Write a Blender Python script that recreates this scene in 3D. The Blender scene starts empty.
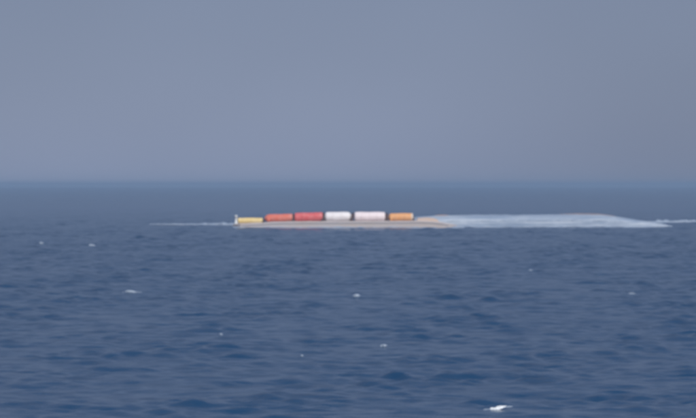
import bpy, bmesh, math, random
import numpy as np
from mathutils import Vector, noise

S = bpy.context.scene
COL = S.collection
R = math.radians
random.seed(7)

# ------------------------------------------------------------------ camera
CAM_H = 12.9                       # eye height over the sea (a ship's deck)
K = 0.3 / 900.0                    # angle of one photograph pixel
HOR = 184.5                        # horizon row in the photograph (of 418)
cam = bpy.data.cameras.new('camera')
cam.sensor_width = 36.0
cam.lens = 18.0 / math.tan(math.atan(348 * K))
cam.clip_start, cam.clip_end = 1.0, 60000.0
cam.dof.use_dof = True             # long lens, focused a little short: soft distance
cam.dof.focus_distance = 30.0
cam.dof.aperture_fstop = 5.2
camo = bpy.data.objects.new('camera', cam)
COL.objects.link(camo)
camo.location = (0, 0, CAM_H)
camo.rotation_euler = (R(90) - (209 - HOR) * K, 0, 0)
S.camera = camo

# ------------------------------------------------------------------ sky, sun, exposure
SUN_EL, SUN_AZ = R(40), R(160)     # azimuth clockwise from +Y (the view direction): behind, to the right
world = bpy.data.worlds.new('World')
S.world = world
world.use_nodes = True
nt = world.node_tree
nt.nodes.clear()
sky = nt.nodes.new('ShaderNodeTexSky')
sky.sky_type = 'NISHITA'
sky.sun_disc = False
sky.sun_elevation = SUN_EL
sky.sun_rotation = SUN_AZ
sky.altitude = 0
sky.air_density = 1.0
sky.dust_density = 1.0
sky.ozone_density = 1.0
hsv = nt.nodes.new('ShaderNodeMixRGB')      # high, even haze veiling the whole sky
hsv.blend_type = 'MIX'
hsv.inputs[0].default_value = 0.85
hsv.inputs[2].default_value = (4.75, 5.85, 8.85, 1)
bg = nt.nodes.new('ShaderNodeBackground')
bg.inputs['Strength'].default_value = 0.06
wo = nt.nodes.new('ShaderNodeOutputWorld')
nt.links.new(sky.outputs[0], hsv.inputs[1])
# uneven thickness of the high haze: soft large patches, the same kind all round
stc = nt.nodes.new('ShaderNodeTexCoord')
smp = nt.nodes.new('ShaderNodeMapping')
smp.inputs['Location'].default_value = (1.475, 0.0, 0.4)
smp.inputs['Scale'].default_value = (1.0, 1.0, 1.6)
snz = nt.nodes.new('ShaderNodeTexNoise')
snz.inputs['Scale'].default_value = 3.6
snz.inputs['Detail'].default_value = 3.0
snz.inputs['Roughness'].default_value = 0.4
smr = nt.nodes.new('ShaderNodeMapRange')
smr.inputs['From Min'].default_value = 0.25
smr.inputs['From Max'].default_value = 0.75
smr.inputs['To Min'].default_value = 0.86
smr.inputs['To Max'].default_value = 1.21
svm = nt.nodes.new('ShaderNodeVectorMath')
svm.operation = 'SCALE'
nt.links.new(stc.outputs['Generated'], smp.inputs[0])
nt.links.new(smp.outputs[0], snz.inputs['Vector'])
nt.links.new(snz.outputs['Fac'], smr.inputs[0])
nt.links.new(hsv.outputs[0], svm.inputs[0])
nt.links.new(smr.outputs[0], svm.inputs['Scale'])
nt.links.new(svm.outputs[0], bg.inputs['Color'])
nt.links.new(bg.outputs[0], wo.inputs['Surface'])

sun = bpy.data.lights.new('sun', 'SUN')
sun.energy = 4.1
sun.angle = R(0.5)
sun.color = (1.0, 0.96, 0.9)
suno = bpy.data.objects.new('sun', sun)
COL.objects.link(suno)
sd = Vector((math.sin(SUN_AZ) * math.cos(SUN_EL), math.cos(SUN_AZ) * math.cos(SUN_EL), math.sin(SUN_EL)))
suno.rotation_euler = sd.to_track_quat('Z', 'Y').to_euler()
suno.location = (0, -50, 80)

S.view_settings.view_transform = 'Standard'
S.view_settings.look = 'None'
S.view_settings.exposure = -0.35
S.view_settings.gamma = 1.0
S.render.engine = 'CYCLES'
S.cycles.volume_bounces = 1
S.cycles.max_bounces = 6


# ------------------------------------------------------------------ helpers
def at(px, py, Y):
    """world point at distance Y seen at photograph pixel px, py"""
    return Vector(((px - 348) * K * Y, Y, CAM_H - (py - HOR) * K * Y))


def on_sea(py):
    return CAM_H / ((py - HOR) * K)


def new_mat(name):
    m = bpy.data.materials.new(name)
    m.use_nodes = True
    return m, m.node_tree, m.node_tree.nodes['Principled BSDF']


def worn(name, col, dirt, rough=0.55, scale=0.9, amount=0.5, stretch=(1, 1, 1)):
    """paint or coated cloth with blotches of salt and grime, fine creases"""
    m, t, p = new_mat(name)
    tc = t.nodes.new('ShaderNodeTexCoord')
    mp = t.nodes.new('ShaderNodeMapping')
    mp.inputs['Scale'].default_value = stretch
    n1 = t.nodes.new('ShaderNodeTexNoise')
    n1.inputs['Scale'].default_value = scale
    n1.inputs['Detail'].default_value = 6
    n1.inputs['Roughness'].default_value = 0.65
    cr = t.nodes.new('ShaderNodeValToRGB')
    cr.color_ramp.elements[0].position = 0.42
    cr.color_ramp.elements[1].position = 0.72
    cr.color_ramp.elements[0].color = (0, 0, 0, 1)
    cr.color_ramp.elements[1].color = (amount, amount, amount, 1)
    mx = t.nodes.new('ShaderNodeMixRGB')
    mx.inputs[1].default_value = (*col, 1)
    mx.inputs[2].default_value = (*dirt, 1)
    bp = t.nodes.new('ShaderNodeBump')
    bp.inputs['Strength'].default_value = 0.3
    bp.inputs['Distance'].default_value = 0.08
    t.links.new(tc.outputs['Object'], mp.inputs[0])
    t.links.new(mp.outputs[0], n1.inputs['Vector'])
    t.links.new(n1.outputs['Fac'], cr.inputs[0])
    t.links.new(cr.outputs[0], mx.inputs[0])
    t.links.new(mx.outputs[0], p.inputs['Base Color'])
    t.links.new(n1.outputs['Fac'], bp.inputs['Height'])
    t.links.new(bp.outputs[0], p.inputs['Normal'])
    p.inputs['Roughness'].default_value = rough
    return m


def link(name, mesh, mat, parent=None, loc=(0, 0, 0)):
    if mat:
        mesh.materials.append(mat)
    o = bpy.data.objects.new(name, mesh)
    COL.objects.link(o)
    o.location = loc
    if parent:
        o.parent = parent
    return o


def build(name, bm, mat, parent=None, loc=(0, 0, 0), smooth=True):
    me = bpy.data.meshes.new(name)
    bmesh.ops.recalc_face_normals(bm, faces=bm.faces)
    bm.to_mesh(me)
    bm.free()
    for p in me.polygons:
        p.use_smooth = smooth
    return link(name, me, mat, parent, loc)


def thing(name, label, cat, loc, rotz=0.0, group=None):
    o = bpy.data.objects.new(name, None)
    COL.objects.link(o)
    o.location = loc
    o.rotation_euler.z = rotz
    o['label'] = label
    o['category'] = cat
    if group:
        o['group'] = group
    return o


def loft(bm, rings, cap=True):
    """rings: list of lists of points, the same count; closed round each ring"""
    vs = [[bm.verts.new(p) for p in r] for r in rings]
    n = len(vs[0])
    for a, b in zip(vs, vs[1:]):
        for i in range(n):
            j = (i + 1) % n
            bm.faces.new((a[i], a[j], b[j], b[i]))
    if cap:
        bm.faces.new(vs[0][::-1])
        bm.faces.new(vs[-1])


def lathe_x(bm, prof, n=28, zc=0.0, squash=1.0, sag=None):
    """prof: (x, radius); a body lying along x, its centre at height zc(x)"""
    rings = []
    for x, r in prof:
        dz = sag(x) if sag else 0.0
        rings.append([(x, r * math.cos(a), zc + dz + squash * r * math.sin(a))
                      for a in (2 * math.pi * k / n for k in range(n))])
    loft(bm, rings)


def box(bm, x0, x1, y0, y1, z0, z1, bev=0.0):
    vs = [bm.verts.new((x, y, z)) for x in (x0, x1) for y in (y0, y1) for z in (z0, z1)]
    fs = [(0, 1, 3, 2), (4, 6, 7, 5), (0, 4, 5, 1), (2, 3, 7, 6), (0, 2, 6, 4), (1, 5, 7, 3)]
    faces = [bm.faces.new([vs[i] for i in f]) for f in fs]
    if bev:
        es = list({e for f in faces for e in f.edges})
        bmesh.ops.bevel(bm, geom=es, offset=bev, segments=2, affect='EDGES')


# ------------------------------------------------------------------ sea
rng = np.random.default_rng(11)
WAVES = []
for wl, amp, cnt in ((26, .03, 5), (14, .022, 8), (8, .020, 14), (4.6, .018, 20), (2.8, .017, 26), (1.7, .0115, 26)):
    for _ in range(cnt):
        L = wl * rng.uniform(.75, 1.35)
        th = R(-100) + rng.normal(0, R(36))      # travelling towards the camera
        k = 2 * math.pi / L
        WAVES.append((k * math.cos(th), k * math.sin(th), amp * rng.uniform(.6, 1.3), rng.uniform(0, 6.28)))

GUSTS = [(rng.normal(0, .34), rng.normal(0, .17), rng.uniform(0, 6.28)) for _ in range(9)] + \
        [(rng.normal(0, .5), rng.normal(0, .3), rng.uniform(0, 6.28)) for _ in range(6)]

# whitecaps: photograph pixel, width in pixels, height in pixels, tilt
CAPS = [
    (497, 412, 19, 4.6, .30, 'largest and brightest whitecap, breaking at the bottom edge right of centre'),
    (356.5, 297.5, 7.5, 3.0, .12, 'small bright whitecap below the pinkish white cylinder, in the middle of the sea'),
    (383.5, 347.5, 7, 2.8, .15, 'dim short whitecap halfway down the sea, below the orange cylinder'),
    (131, 293, 13, 2.2, .0, 'broad faint whitecap on the left side of the sea with a thin tail'),
    (92, 246, 7, 1.8, .04, 'faint distant whitecap left of where the foam streak begins'),
    (41.5, 244, 4.5, 1.9, 0, 'tiny distant whitecap nearest the left edge'),
    (531, 271, 5, 1.3, .05, 'small pale whitecap on the sea below the middle of the pale hull'),
    (632, 294, 7, 1.0, .02, 'thin faint whitecap on the right side of the sea'),
    (221, 335.5, 3.5, 1.7, 0, 'tiny speck of a whitecap on the near sea, below the left foam streak'),
    (302, 356.5, 3.0, 1.7, 0, 'tiny speck of a whitecap on the near sea, below the bright red cylinder'),
]
CREST = []
for px, py, w, h, tilt, _ in CAPS:
    Y = on_sea(py)
    CREST.append(((px - 348) * K * Y, Y, w * K * Y, h * K * Y))


def sea_height(x, y):
    x = np.asarray(x, float)
    y = np.asarray(y, float)
    z = np.zeros_like(x)
    c = np.zeros_like(x)
    for kx, ky, a, ph in WAVES:
        q = a * np.sin(kx * x + ky * y + ph)
        if kx * kx + ky * ky > .9:
            c += q
        else:
            z += q
    # the chop comes in patches: gusts and wave groups leave smoother water between short steep crests
    g = np.zeros_like(x)
    for kx, ky, ph in GUSTS:
        g += np.sin(kx * x + ky * y + ph)
    g = np.clip(g / math.sqrt(len(GUSTS) / 2), -1.2, 2.2)
    z = z * (.9 + .1 * g) + c * np.maximum(.42, .55 + .22 * g)
    z = z + .5 * z * np.abs(z)
    for cx, cy, w, h in CREST:
        m = np.exp(-((x - cx) / (w * .8)) ** 2 - ((y - cy) / (w * .55 + .3)) ** 2)
        z = z * (1 - .7 * m) + m * h * .5
    r = np.hypot(x, y)
    ang = np.abs(np.arctan2(x, y))
    fade = np.clip((r - 70) / 60, 0, 1) * np.clip((1780 - r) / 1000, 0, 1) * np.clip((.225 - ang) / .04, 0, 1)
    return z * fade


def make_sea():
    rr = [0.5, 10, 25, 45, 70, 95]
    rr += list(np.geomspace(120, 1800, 1500))
    rr += list(np.geomspace(1900, 14000, 40))
    half = .235
    aa = list(np.linspace(-half, half, 470)) + list(np.linspace(half, 2 * math.pi - half, 44)[1:-1])
    rr, aa = np.array(rr), np.array(aa)
    rg, ag = np.meshgrid(rr, aa, indexing='ij')
    x, y = rg * np.sin(ag), rg * np.cos(ag)
    z = sea_height(x, y)
    nr, na = rg.shape
    co = np.stack([x, y, z], -1).reshape(-1, 3)
    i, j = np.meshgrid(np.arange(nr - 1), np.arange(na), indexing='ij')
    j2 = (j + 1) % na
    f = np.stack([i * na + j, i * na + j2, (i + 1) * na + j2, (i + 1) * na + j], -1).reshape(-1, 4)[:, ::-1]
    # close the middle
    me = bpy.data.meshes.new('sea')
    nv, nf = len(co), len(f)
    me.vertices.add(nv)
    me.vertices.foreach_set('co', co.ravel().astype(np.float32))
    me.loops.add(nf * 4)
    me.loops.foreach_set('vertex_index', f.ravel().astype(np.int32))
    me.polygons.add(nf)
    me.polygons.foreach_set('loop_start', np.arange(0, nf * 4, 4, dtype=np.int32))
    me.polygons.foreach_set('use_smooth', np.ones(nf, dtype=bool))
    me.update()
    me.validate()
    m, t, p = new_mat('sea_water')
    p.inputs['Base Color'].default_value = (0.007, 0.046, 0.115, 1)
    p.inputs['Roughness'].default_value = 0.2
    p.inputs['IOR'].default_value = 1.333
    p.inputs['Specular IOR Level'].default_value = 0.42
    tc = t.nodes.new('ShaderNodeTexCoord')
    last = None
    for scale, sx, dist, strength, det in ((.11, .6, .9, .8, 4), (.6, .75, .28, .8, 5)):
        mp = t.nodes.new('ShaderNodeMapping')
        mp.inputs['Scale'].default_value = (sx, 1, 1)
        mp.inputs['Rotation'].default_value = (0, 0, R(9 if last else -7))
        n = t.nodes.new('ShaderNodeTexNoise')
        n.inputs['Scale'].default_value = scale
        n.inputs['Detail'].default_value = det
        n.inputs['Roughness'].default_value = 0.55
        b = t.nodes.new('ShaderNodeBump')
        b.inputs['Strength'].default_value = strength
        b.inputs['Distance'].default_value = dist
        t.links.new(tc.outputs['Object'], mp.inputs[0])
        t.links.new(mp.outputs[0], n.inputs['Vector'])
        t.links.new(n.outputs['Fac'], b.inputs['Height'])
        if last:
            t.links.new(last.outputs[0], b.inputs['Normal'])
        last = b
    t.links.new(last.outputs[0], p.inputs['Normal'])
    o = link('sea', me, m)
    o['kind'] = 'structure'
    o['label'] = 'choppy dark blue sea'
    return o


make_sea()

# ------------------------------------------------------------------ materials
M_red = worn('red_coated_cloth', (.64, .10, .10), (.68, .34, .33), .5, .8, .45, (.6, 1, 1))
M_red_faded = worn('faded_red_coated_cloth', (.66, .15, .09), (.70, .38, .33), .55, .8, .6, (.6, 1, 1))
M_white = worn('white_coated_cloth', (.82, .79, .80), (.62, .56, .56), .5, .7, .5, (.6, 1, 1))
M_white_pink = worn('pinkish_white_coated_cloth', (.84, .74, .76), (.66, .55, .55), .5, .7, .5, (.6, 1, 1))
M_cream = worn('cream_coated_cloth', (.74, .62, .50), (.66, .52, .40), .5, .8, .5, (.6, 1, 1))
M_orange = worn('orange_coated_cloth', (.74, .35, .13), (.76, .54, .36), .5, .8, .5, (.6, 1, 1))
M_yellow = worn('pale_yellow_coated_cloth', (.74, .56, .22), (.76, .68, .48), .55, .8, .6, (.6, 1, 1))
M_strap_dark = worn('dark_webbing', (.05, .035, .04), (.14, .11, .11), .8, 3, .5)
M_strap_pale = worn('grey_webbing', (.45, .42, .43), (.3, .28, .28), .8, 3, .5)
M_deck = worn('barge_grey_paint', (.49, .45, .45), (.50, .38, .29), .6, .35, .6, (.35, 1, 1.6))
M_hatch = worn('faded_peach_paint', (.56, .43, .35), (.50, .47, .50), .65, .6, .8, (.5, 1, 1.5))
M_rail = worn('white_rail_paint', (.75, .78, .80), (.5, .45, .4), .5, 2, .4)
M_saddle = worn('dark_rusted_steel', (.055, .032, .034), (.12, .055, .04), .75, 1.5, .7)
M_hull = worn('pale_blue_hull_paint', (.24, .31, .42), (.50, .56, .64), .5, .5, .95, (.10, .6, 2.4))
M_keel = worn('rust_brown_keel', (.30, .20, .17), (.42, .36, .34), .7, .8, .7, (.4, 1, 1))
M_foam, _t, _p = new_mat('sea_foam')
_p.inputs['Base Color'].default_value = (.80, .84, .88, 1)
_p.inputs['Roughness'].default_value = 0.9
_p.inputs['Specular IOR Level'].default_value = 0.2

M_foam_thin = worn('thin_watery_foam', (.27, .34, .45), (.48, .54, .60), .8, .8, .6, (.5, 1, 1))

# ------------------------------------------------------------------ barge (low, awash) carrying the cylinders
YB = 900.0
BZ = CAM_H - (227 - HOR) * K * YB      # about the waterline


def bx(px, Y=YB):
    return (px - 348) * K * Y


def bz(py, Y=YB):
    return CAM_H - (py - HOR) * K * Y


barge = thing('barge', 'long flat pale grey barge lying awash under the row of coloured cylinders', 'barge',
              (bx(345), YB, 0))
OX = bx(345)
# sheer line: (photo x, deck row)
SHEER = [(233, 224.6), (238, 223.6), (262, 222.9), (272, 221.9), (300, 221.4), (350, 221.2), (400, 221.0), (420, 220.8),
         (432, 221.2), (442, 222.4), (450, 224.0), (458, 225.9)]


def deck_z(px):
    xs = [s[0] for s in SHEER]
    zs = [bz(s[1]) for s in SHEER]
    return float(np.interp(px, xs, zs))


bm = bmesh.new()
rings = []
for px in np.linspace(233, 457, 57):
    x = bx(px) - OX
    e = min(1.0, ((px - 232.0) / 9) ** .5, ((458.0 - px) / 9) ** .5)
    hw = 5.2 * max(.25, e)
    zt = deck_z(px) + .03 * math.sin(px * .35)
    zb = -1.2
    rings.append([(x, -hw, zb), (x, -hw - .05, zt - .18), (x, -hw + .12, zt), (x, 0, zt + .12), (x, hw - .12, zt),
                  (x, hw + .05, zt - .18), (x, hw, zb)])
loft(bm, rings)
build('body', bm, M_deck, barge, smooth=False)

# rubbing strake along the near side and the far side
for s in (-1, 1):
    bm = bmesh.new()
    rg = []
    for px in np.linspace(243, 448, 42):
        x, zt = bx(px) - OX, deck_z(px)
        y = s * 5.2
        rg.append([(x, y, zt - .55), (x, y + s * .22, zt - .5), (x, y + s * .22, zt - .3), (x, y, zt - .25)])
    loft(bm, rg)
    build('rubbing_strake', bm, M_strap_pale, barge, smooth=False)

# low faded hatch beyond the orange float
bm = bmesh.new()
rg = []
for px, top in ((416.5, 219.6), (418, 218.0), (426, 217.5), (433, 217.9), (437, 219.2), (439, 221.4)):
    x, z0, z1 = bx(px) - OX, deck_z(px) - .05, bz(top)
    rg.append([(x, -2.4, z0), (x, -2.3, z1 - .12), (x, -2.0, z1), (x, 2.0, z1), (x, 2.3, z1 - .12), (x, 2.4, z0)])
loft(bm, rg)
build('hatch', bm, M_hatch, barge, smooth=False)['label'] = 'low peach-coloured hatch at the right end'

# upright post at the left end
bm = bmesh.new()
px = 236.2
z0, z1 = deck_z(px) - .2, bz(215.2)
loft(bm, [[(bx(px) - OX + r * math.cos(a), -1.5 + r * math.sin(a), z) for a in (2 * math.pi * k / 12 for k in range(12))]
          for z, r in ((z0, .5), (z0 + .15, .5), (z0 + .2, .4), (z1 - .4, .4), (z1 - .36, .48), (z1, .42))])
build('mooring_post', bm, M_rail, barge)

# dark saddles that hold the cylinders apart
for px, top, wid, lean in ((263.6, 218.6, .5, .1), (293.4, 213.8, .55, 0), (323.4, 212.6, .75, .05), (352.2, 212.8, .8, .45),
                           (386.8, 213.0, .8, 0), (413.6, 218.0, .4, 0)):
    bm = bmesh.new()
    x, z0, z1 = bx(px) - OX, deck_z(px) - .05, bz(top)
    h = z1 - z0
    rg = []
    for f, hw, w in ((0, 1.7, wid * .75), (.12, 1.65, wid * .7), (.5, 1.3, wid * .5), (.85, .95, wid * .45), (1, .7, wid * .38)):
        xx = x + lean * (f - .5) * 1.2
        z = z0 + f * h
        rg.append([(xx - w, -hw, z), (xx + w, -hw, z), (xx + w, hw, z), (xx - w, hw, z)])
    loft(bm, rg)
    build('saddle', bm, M_saddle, barge, smooth=False)

# ------------------------------------------------------------------ cylinders on the barge
GROUP = 'coloured cylinders in a row on the barge'


def inflated_float(label, px0, px1, top0, top1, bot0, bot1, mat, dome, bulge, strap_mat, straps, end_mat=None, squash=1.0):
    """a round-ended inflated cylinder between photo columns px0..px1; top and bottom rows at its two ends"""
    x0, x1 = bx(px0), bx(px1)
    L = x1 - x0
    zt, zb = (bz(top0) + bz(top1)) / 2, (bz(bot0) + bz(bot1)) / 2
    r = (zt - zb) / 2 / squash
    slope = ((bz(top1) - bz(top0)) + (bz(bot1) - bz(bot0))) / 2 / L
    root = thing('inflated_float', label, 'inflated float', ((x0 + x1) / 2, YB - .2, zb), 0, GROUP)
    d0, d1 = dome
    seed = px0 * 1.7

    def rad(x):
        u = x / (L / 2)
        rr = r * (1 + bulge * (1 - u * u) - bulge * .6)
        a, b = x + L / 2, L / 2 - x
        if a < d0:
            rr *= math.sqrt(max(.0, 1 - ((d0 - a) / d0) ** 2)) * .93 + .07
        if b < d1:
            rr *= math.sqrt(max(.0, 1 - ((d1 - b) / d1) ** 2)) * .93 + .07
        return rr

    def sag(x):
        return slope * x + .03 * math.sin(x * 1.3 + seed)

    xs = sorted(set([-L / 2 + d0 * (1 - math.cos(a * math.pi / 2 / 8)) for a in range(9)] +
                    [L / 2 - d1 * (1 - math.cos(a * math.pi / 2 / 8)) for a in range(9)] +
                    list(np.linspace(-L / 2 + d0, L / 2 - d1, 18))))
    bm = bmesh.new()
    lathe_x(bm, [(x, rad(x)) for x in xs], 32, r * squash, squash, sag)
    # creases in the cloth
    for v in bm.verts:
        q = Vector((v.co.x * .9 + seed, v.co.y * .8, v.co.z * .8))
        k = 1 + .018 * noise.noise(q * 1.7) + .012 * math.sin(v.co.x * 7 + seed) * noise.noise(q)
        v.co.y *= k
        v.co.z = r * squash + (v.co.z - r * squash) * k
    build('body', bm, mat, root)
    for u in straps:
        x = u * L / 2
        bm = bmesh.new()
        ro = rad(x) * 1.025 + .012
        hw = .13
        n = 28
        rings = []
        for xx, rr in ((x - hw, ro - .05), (x - hw, ro + .012), (x + hw, ro + .012), (x + hw, ro - .05)):
            rings.append([(xx, rr * math.cos(a), r * squash + sag(x) + squash * rr * math.sin(a))
                          for a in (2 * math.pi * k / n for k in range(n))])
        rings.append(rings[0])
        loft(bm, rings, cap=False)
        bmesh.ops.remove_doubles(bm, verts=bm.verts, dist=1e-4)
        build('strap', bm, strap_mat, root)
        # lifting eye on top of the strap
        e = bmesh.new()
        ztop = r * squash + sag(x) + squash * ro
        pts = []
        for k in range(13):
            a = math.pi * k / 12
            c = Vector((x, .14 * math.cos(a), ztop - .02 + .16 * math.sin(a)))
            nrm = Vector((0, math.cos(a), math.sin(a)))
            pts.append([c + .03 * (math.cos(b) * nrm + math.sin(b) * Vector((1, 0, 0)))
                        for b in (2 * math.pi * q / 6 for q in range(6))])
        loft(e, pts)
        build('lifting_eye', e, M_saddle, root)
    for s, d in ((-1, d0), (1, d1)):
        bm = bmesh.new()
        xe = s * L / 2
        re = r * .42
        lathe_x(bm, [(xe - s * .25, re), (xe - s * .02, re), (xe + s * .05, re * .8), (xe + s * .06, .05)], 20, r * squash, squash, sag)
        c = build('end_cap', bm, end_mat if (end_mat and s == 1) else mat, root)
        if end_mat and s == 1:
            c['label'] = 'whitish right end cap'
            bm = bmesh.new()
            prof = [(x, rad(x) * 1.015 + .01) for x in np.linspace(L / 2 - .6, L / 2 - .02, 12)]
            lathe_x(bm, [(prof[0][0], prof[0][1] - .05)] + prof, 28, r * squash, squash, sag)
            build('end_collar', bm, end_mat, root)['label'] = 'whitish band round the right end'
    return root


inflated_float('pale cream-yellow cylinder at the left end of the row, lowest of all', 237.6, 263.0, 217.6, 218.0, 223.7, 223.4,
         M_yellow, (.3, .3), .02, M_yellow, (-.55, .1, .6))
inflated_float('faded red cylinder with a rounded left end, next to the yellow one', 264.8, 293.0, 214.6, 213.6, 222.0, 221.6,
         M_red_faded, (1.2, .35), .03, M_red_faded, (-.3, .35))
inflated_float('bright red cylinder between the faded red one and the white ones', 294.2, 323.0, 213.0, 212.2, 221.8, 221.4,
         M_red, (.35, .35), .02, M_red, (-.4, .4))
inflated_float('bulging white cylinder next to the red ones, its right end slanting', 324.6, 351.2, 212.0, 212.0, 221.6, 221.2,
         M_white, (.7, 1.0), .08, M_white, (-.35, .3))
inflated_float('straight pinkish white cylinder next to the orange one', 354.2, 385.4, 211.8, 212.0, 221.6, 221.4,
         M_white_pink, (.35, .35), .01, M_white_pink, (-.5, 0, .5))
inflated_float('orange cylinder with a whitish end at the right end of the row', 388.6, 413.2, 213.4, 213.0, 221.2, 221.0,
         M_orange, (.7, .35), .02, M_orange, (-.4, .3), M_cream)

# ------------------------------------------------------------------ pale hull lying awash behind the barge's right end
YH = 914.0
hull = thing('hull', 'long low pale blue hull lying awash, tapering away to the right', 'hull', (bx(540, YH), YH, 0))
HX = bx(540, YH)
RIDGE = [(411, 219.5), (416, 216.8), (428, 216.1), (440, 215.8), (455, 215.2), (480, 214.7), (510, 214.8), (540, 214.6), (575, 214.2), (598, 214.5),
         (612, 215.8), (625, 217.8), (640, 220.3), (652, 222.3), (662, 223.8), (672, 226.0)]


def ridge(px):
    xs = [q[0] for q in RIDGE]
    zs = [bz(q[1], YH) for q in RIDGE]
    return float(np.interp(px, xs, zs))


bm = bmesh.new()
rings = []
pxs = list(np.linspace(411, 430, 10)) + list(np.linspace(433, 672, 150))
SECT = [(1.0, -1.5), (1.0, 0.05), (.995, .30), (.97, .55), (.90, .75), (.74, .89), (.5, .96), (.25, .99), (0, 1.0)]


def hull_half(px):
    return 6.2 * min(1, ((px - 409.5) / 16) ** .5, ((677 - px) / 70) ** .6)


for px in pxs:
    x = bx(px, YH) - HX
    z = ridge(px) + .12 * noise.noise(Vector((px * .10, 3, 1))) + .09 * noise.noise(Vector((px * .4, 1, 1)))
    hw = hull_half(px)
    half = []
    for k, (wy, hz) in enumerate(SECT):
        zz = hz if hz < 0 else hz * z
        d = 1 + .03 * noise.noise(Vector((px * .09, k * .8, 5))) + .02 * noise.noise(Vector((px * .5, k * 1.5, 9)))
        half.append((x, -hw * wy * d, zz))
    rings.append(half + [(x, -a[1], a[2]) for a in half[-2::-1]])
loft(bm, rings)
build('body', bm, M_hull, hull)


def hull_top_strip(name, p0, p1, h, mat, w):
    bm = bmesh.new()
    rg = []
    n = 24
    for i in range(n + 1):
        px = p0 + (p1 - p0) * i / n
        x, z = bx(px, YH) - HX, ridge(px)
        t = h * math.sin(math.pi * min(1, max(0.02, i / n))) ** .6
        rg.append([(x, -w, z - .15), (x, -w * .9, z + t), (x, w * .9, z + t), (x, w, z - .15)])
    loft(bm, rg)
    return build(name, bm, mat, hull, smooth=False)


hull_top_strip('keel_strip', 560, 616, .22, M_keel, .5)['label'] = 'rust-brown strip along the top'
hull_top_strip('keel_strip', 434, 449, .30, M_keel, .5)['label'] = 'short brown strip near the left end'

# bilge strakes: long welded ribs along the near and far flank
for s in (-1, 1):
    bm = bmesh.new()
    rg = []
    for px in np.linspace(446, 622, 60):
        x, z, hw = bx(px, YH) - HX, ridge(px), hull_half(px)
        y0, zz = s * hw * .97, z * .52
        rg.append([(x, y0 - s * .05, zz - .07), (x, y0 + s * .07, zz - .05), (x, y0 + s * .07, zz + .02), (x, y0 - s * .05, zz + .06)])
    loft(bm, rg)
    build('bilge_strake', bm, M_hull, hull, smooth=False)


# ------------------------------------------------------------------ foam
def foam_ridge(name, path, label, seed, lift=-9.0):
    """a low broken roll of foam along path: (x, y, half width, height)"""
    bm = bmesh.new()
    nseg = max(30, int(sum(math.dist(a[:2], b[:2]) for a, b in zip(path, path[1:])) / .35))
    P = np.array(path, float)
    t = np.linspace(0, len(P) - 1, nseg)
    n = 9
    rows = []
    for i, tt in enumerate(t):
        c = [np.interp(tt, np.arange(len(P)), P[:, q]) for q in range(4)]
        row = []
        for k in range(n):
            u = -1 + 2 * k / (n - 1)
            q = Vector((c[0] * .55 + seed, u * 1.2, seed))
            rag = 1 + .45 * noise.noise(q) + .3 * noise.noise(q * 2.7)
            y = c[1] + u * c[2] * rag
            hh = c[3] * (1 - u * u) * max(0.0, .8 + .5 * noise.noise(q * .9) + .4 * noise.noise(q * 3.1))
            row.append((c[0] + .1 * noise.noise(q * 4), y, hh))
        rows.append(row)
    A = np.array(rows)
    zs = sea_height(A[..., 0], A[..., 1])
    vs = [[bm.verts.new((A[i, k, 0], A[i, k, 1], max(zs[i, k], lift) + A[i, k, 2] - .06)) for k in range(n)] for i in range(nseg)]
    for i in range(nseg - 1):
        for k in range(n - 1):
            bm.faces.new((vs[i][k], vs[i][k + 1], vs[i + 1][k + 1], vs[i + 1][k]))
    o = build(name, bm, M_foam_thin)
    o['kind'] = 'stuff'
    o['label'] = label
    return o


def sp(px, py, hw, h):
    Y = on_sea(py)
    return ((px - 348) * K * Y, Y, hw, h)


foam_ridge('foam_streak', [sp(150, 224.6, 1.4, .22), sp(172, 224.9, 2.0, .36), sp(194, 225.0, 2.2, .42), sp(212, 225.1, 2.6, .68),
                           sp(236, 225.5, 3.2, .9)], 'thin white foam streak running left from the barge', 2.3, .12)
foam_ridge('foam_streak', [sp(640, 222.9, 1.0, .2), sp(655, 222.9, 2.4, .95), sp(680, 222.4, 2.2, .75), sp(700, 222.0, 2.0, .65), sp(730, 221.2, 1, .2)],
           'thin white foam streak running right from the tapering end of the hull', 8.1, .12)
foam_ridge('wash', [(bx(234), YB - 5.9, .7, .3), (bx(300), YB - 6.0, .7, .35), (bx(380), YB - 6.0, .7, .3), (bx(440), YB - 6.0, .7, .35), (bx(456), YB - 4.5, 1.2, .55), (bx(466), YB - 2.5, .8, .2)],
           'foam washing along the foot of the barge', 5.0)
foam_ridge('wash', [(bx(458), YH - 6.9, .7, .35), (bx(520), YH - 7, .8, .4), (bx(600), YH - 6.9, .8, .4), (bx(655, YH), YH - 3.4, .7, .35)],
           'foam washing along the foot of the pale hull', 6.4)


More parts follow.
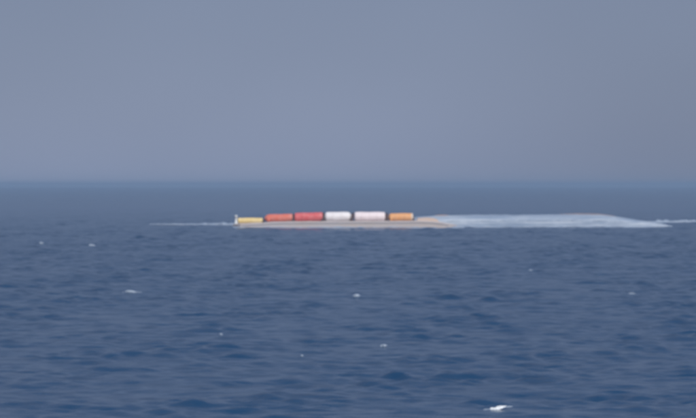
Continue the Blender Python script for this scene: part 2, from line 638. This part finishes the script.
def cap_mesh(i, x0, Y, W, H, tilt, raise_=.62):
    """a breaking crest: thick at its left, drawn out and ragged to the right"""
    bm = bmesh.new()
    nx, ny = 40, 12
    D = W * .30
    G = np.zeros((nx, ny, 3))
    for a, u in enumerate(np.linspace(-.5, .5, nx)):
        env = max(0.0, 1 - (abs(u) * 2) ** 2.6) ** .6
        body = 1.15 - 1.1 * u - .5 * max(0, -u - .3)
        for b, v in enumerate(np.linspace(-1, 1, ny)):
            q = Vector((u * 4.5 + i * 3.1, v * 1.1, i * 1.7))
            rag = .8 + .45 * noise.noise(q) + .4 * noise.noise(q * 2.6) + .3 * noise.noise(q * 6)
            G[a, b, 0] = x0 + u * W + .05 * W * noise.noise(q * 3)
            G[a, b, 1] = Y + v * D * env * body * max(.15, rag) - u * W * .3
            prof = max(0.0, 1 - abs(v + .25) ** 1.6 / 1.43) if abs(v) < .999 else -.3
            G[a, b, 2] = H * raise_ * env * prof * max(.1, rag) * body + max(0.0, tilt) * W * (u + .5 * max(0, u) ** 2)
    z = sea_height(G[..., 0], G[..., 1])
    base = float(sea_height(np.array([x0]), np.array([Y]))[0])
    vs = [[bm.verts.new((G[a, b, 0] - x0, G[a, b, 1] - Y, .55 * z[a, b] + .45 * base + G[a, b, 2] - base)) for b in range(ny)] for a in range(nx)]
    for a in range(nx - 1):
        for b in range(ny - 1):
            bm.faces.new((vs[a][b], vs[a][b + 1], vs[a + 1][b + 1], vs[a + 1][b]))
    return bm, base


def whitecap(i, px, py, w, h, tilt, label):
    Y = on_sea(py)
    W, H = w * K * Y, h * K * Y
    x0 = (px - 348) * K * Y
    bm, base = cap_mesh(i, x0, Y, W, H, tilt)
    o = build('whitecap', bm, M_foam if i < 1 else M_foam_thin, None, (x0, Y, base))
    o['label'] = label
    o['category'] = 'whitecap'
    o['group'] = 'whitecaps on the open sea'
    if w > 10:                                   # spent foam drawn out beside the larger crests
        for dx, dy, f in ((.62, .25, .5), (-.55, .3, .35)):
            bm, b2 = cap_mesh(i + 20 + dx, x0 + dx * W, Y + dy * W, W * f, H * .35, tilt * .4, .5)
            build('foam_trail', bm, M_foam_thin, o, (dx * W, dy * W, b2 - base + max(0.0, tilt) * W * max(0, dx) * .75))


for i, c in enumerate(CAPS):
    whitecap(i, *c)

# ------------------------------------------------------------------ haze over the sea
bm = bmesh.new()
box(bm, -16000, 16000, -16000, 16000, -2.6, 20.0)
hz = build('haze', bm, None, smooth=False)
hz['kind'] = 'stuff'
hz['label'] = 'thin bluish haze lying over the sea'
hm = bpy.data.materials.new('haze_air')
hm.use_nodes = True
t = hm.node_tree
t.nodes.clear()
vol = t.nodes.new('ShaderNodeVolumePrincipled')
vol.inputs['Color'].default_value = (.375, .52, .70, 1)
vol.inputs['Density'].default_value = 0.00016
vol.inputs['Anisotropy'].default_value = 0.0
out = t.nodes.new('ShaderNodeOutputMaterial')
t.links.new(vol.outputs[0], out.inputs['Volume'])
hz.data.materials.append(hm)
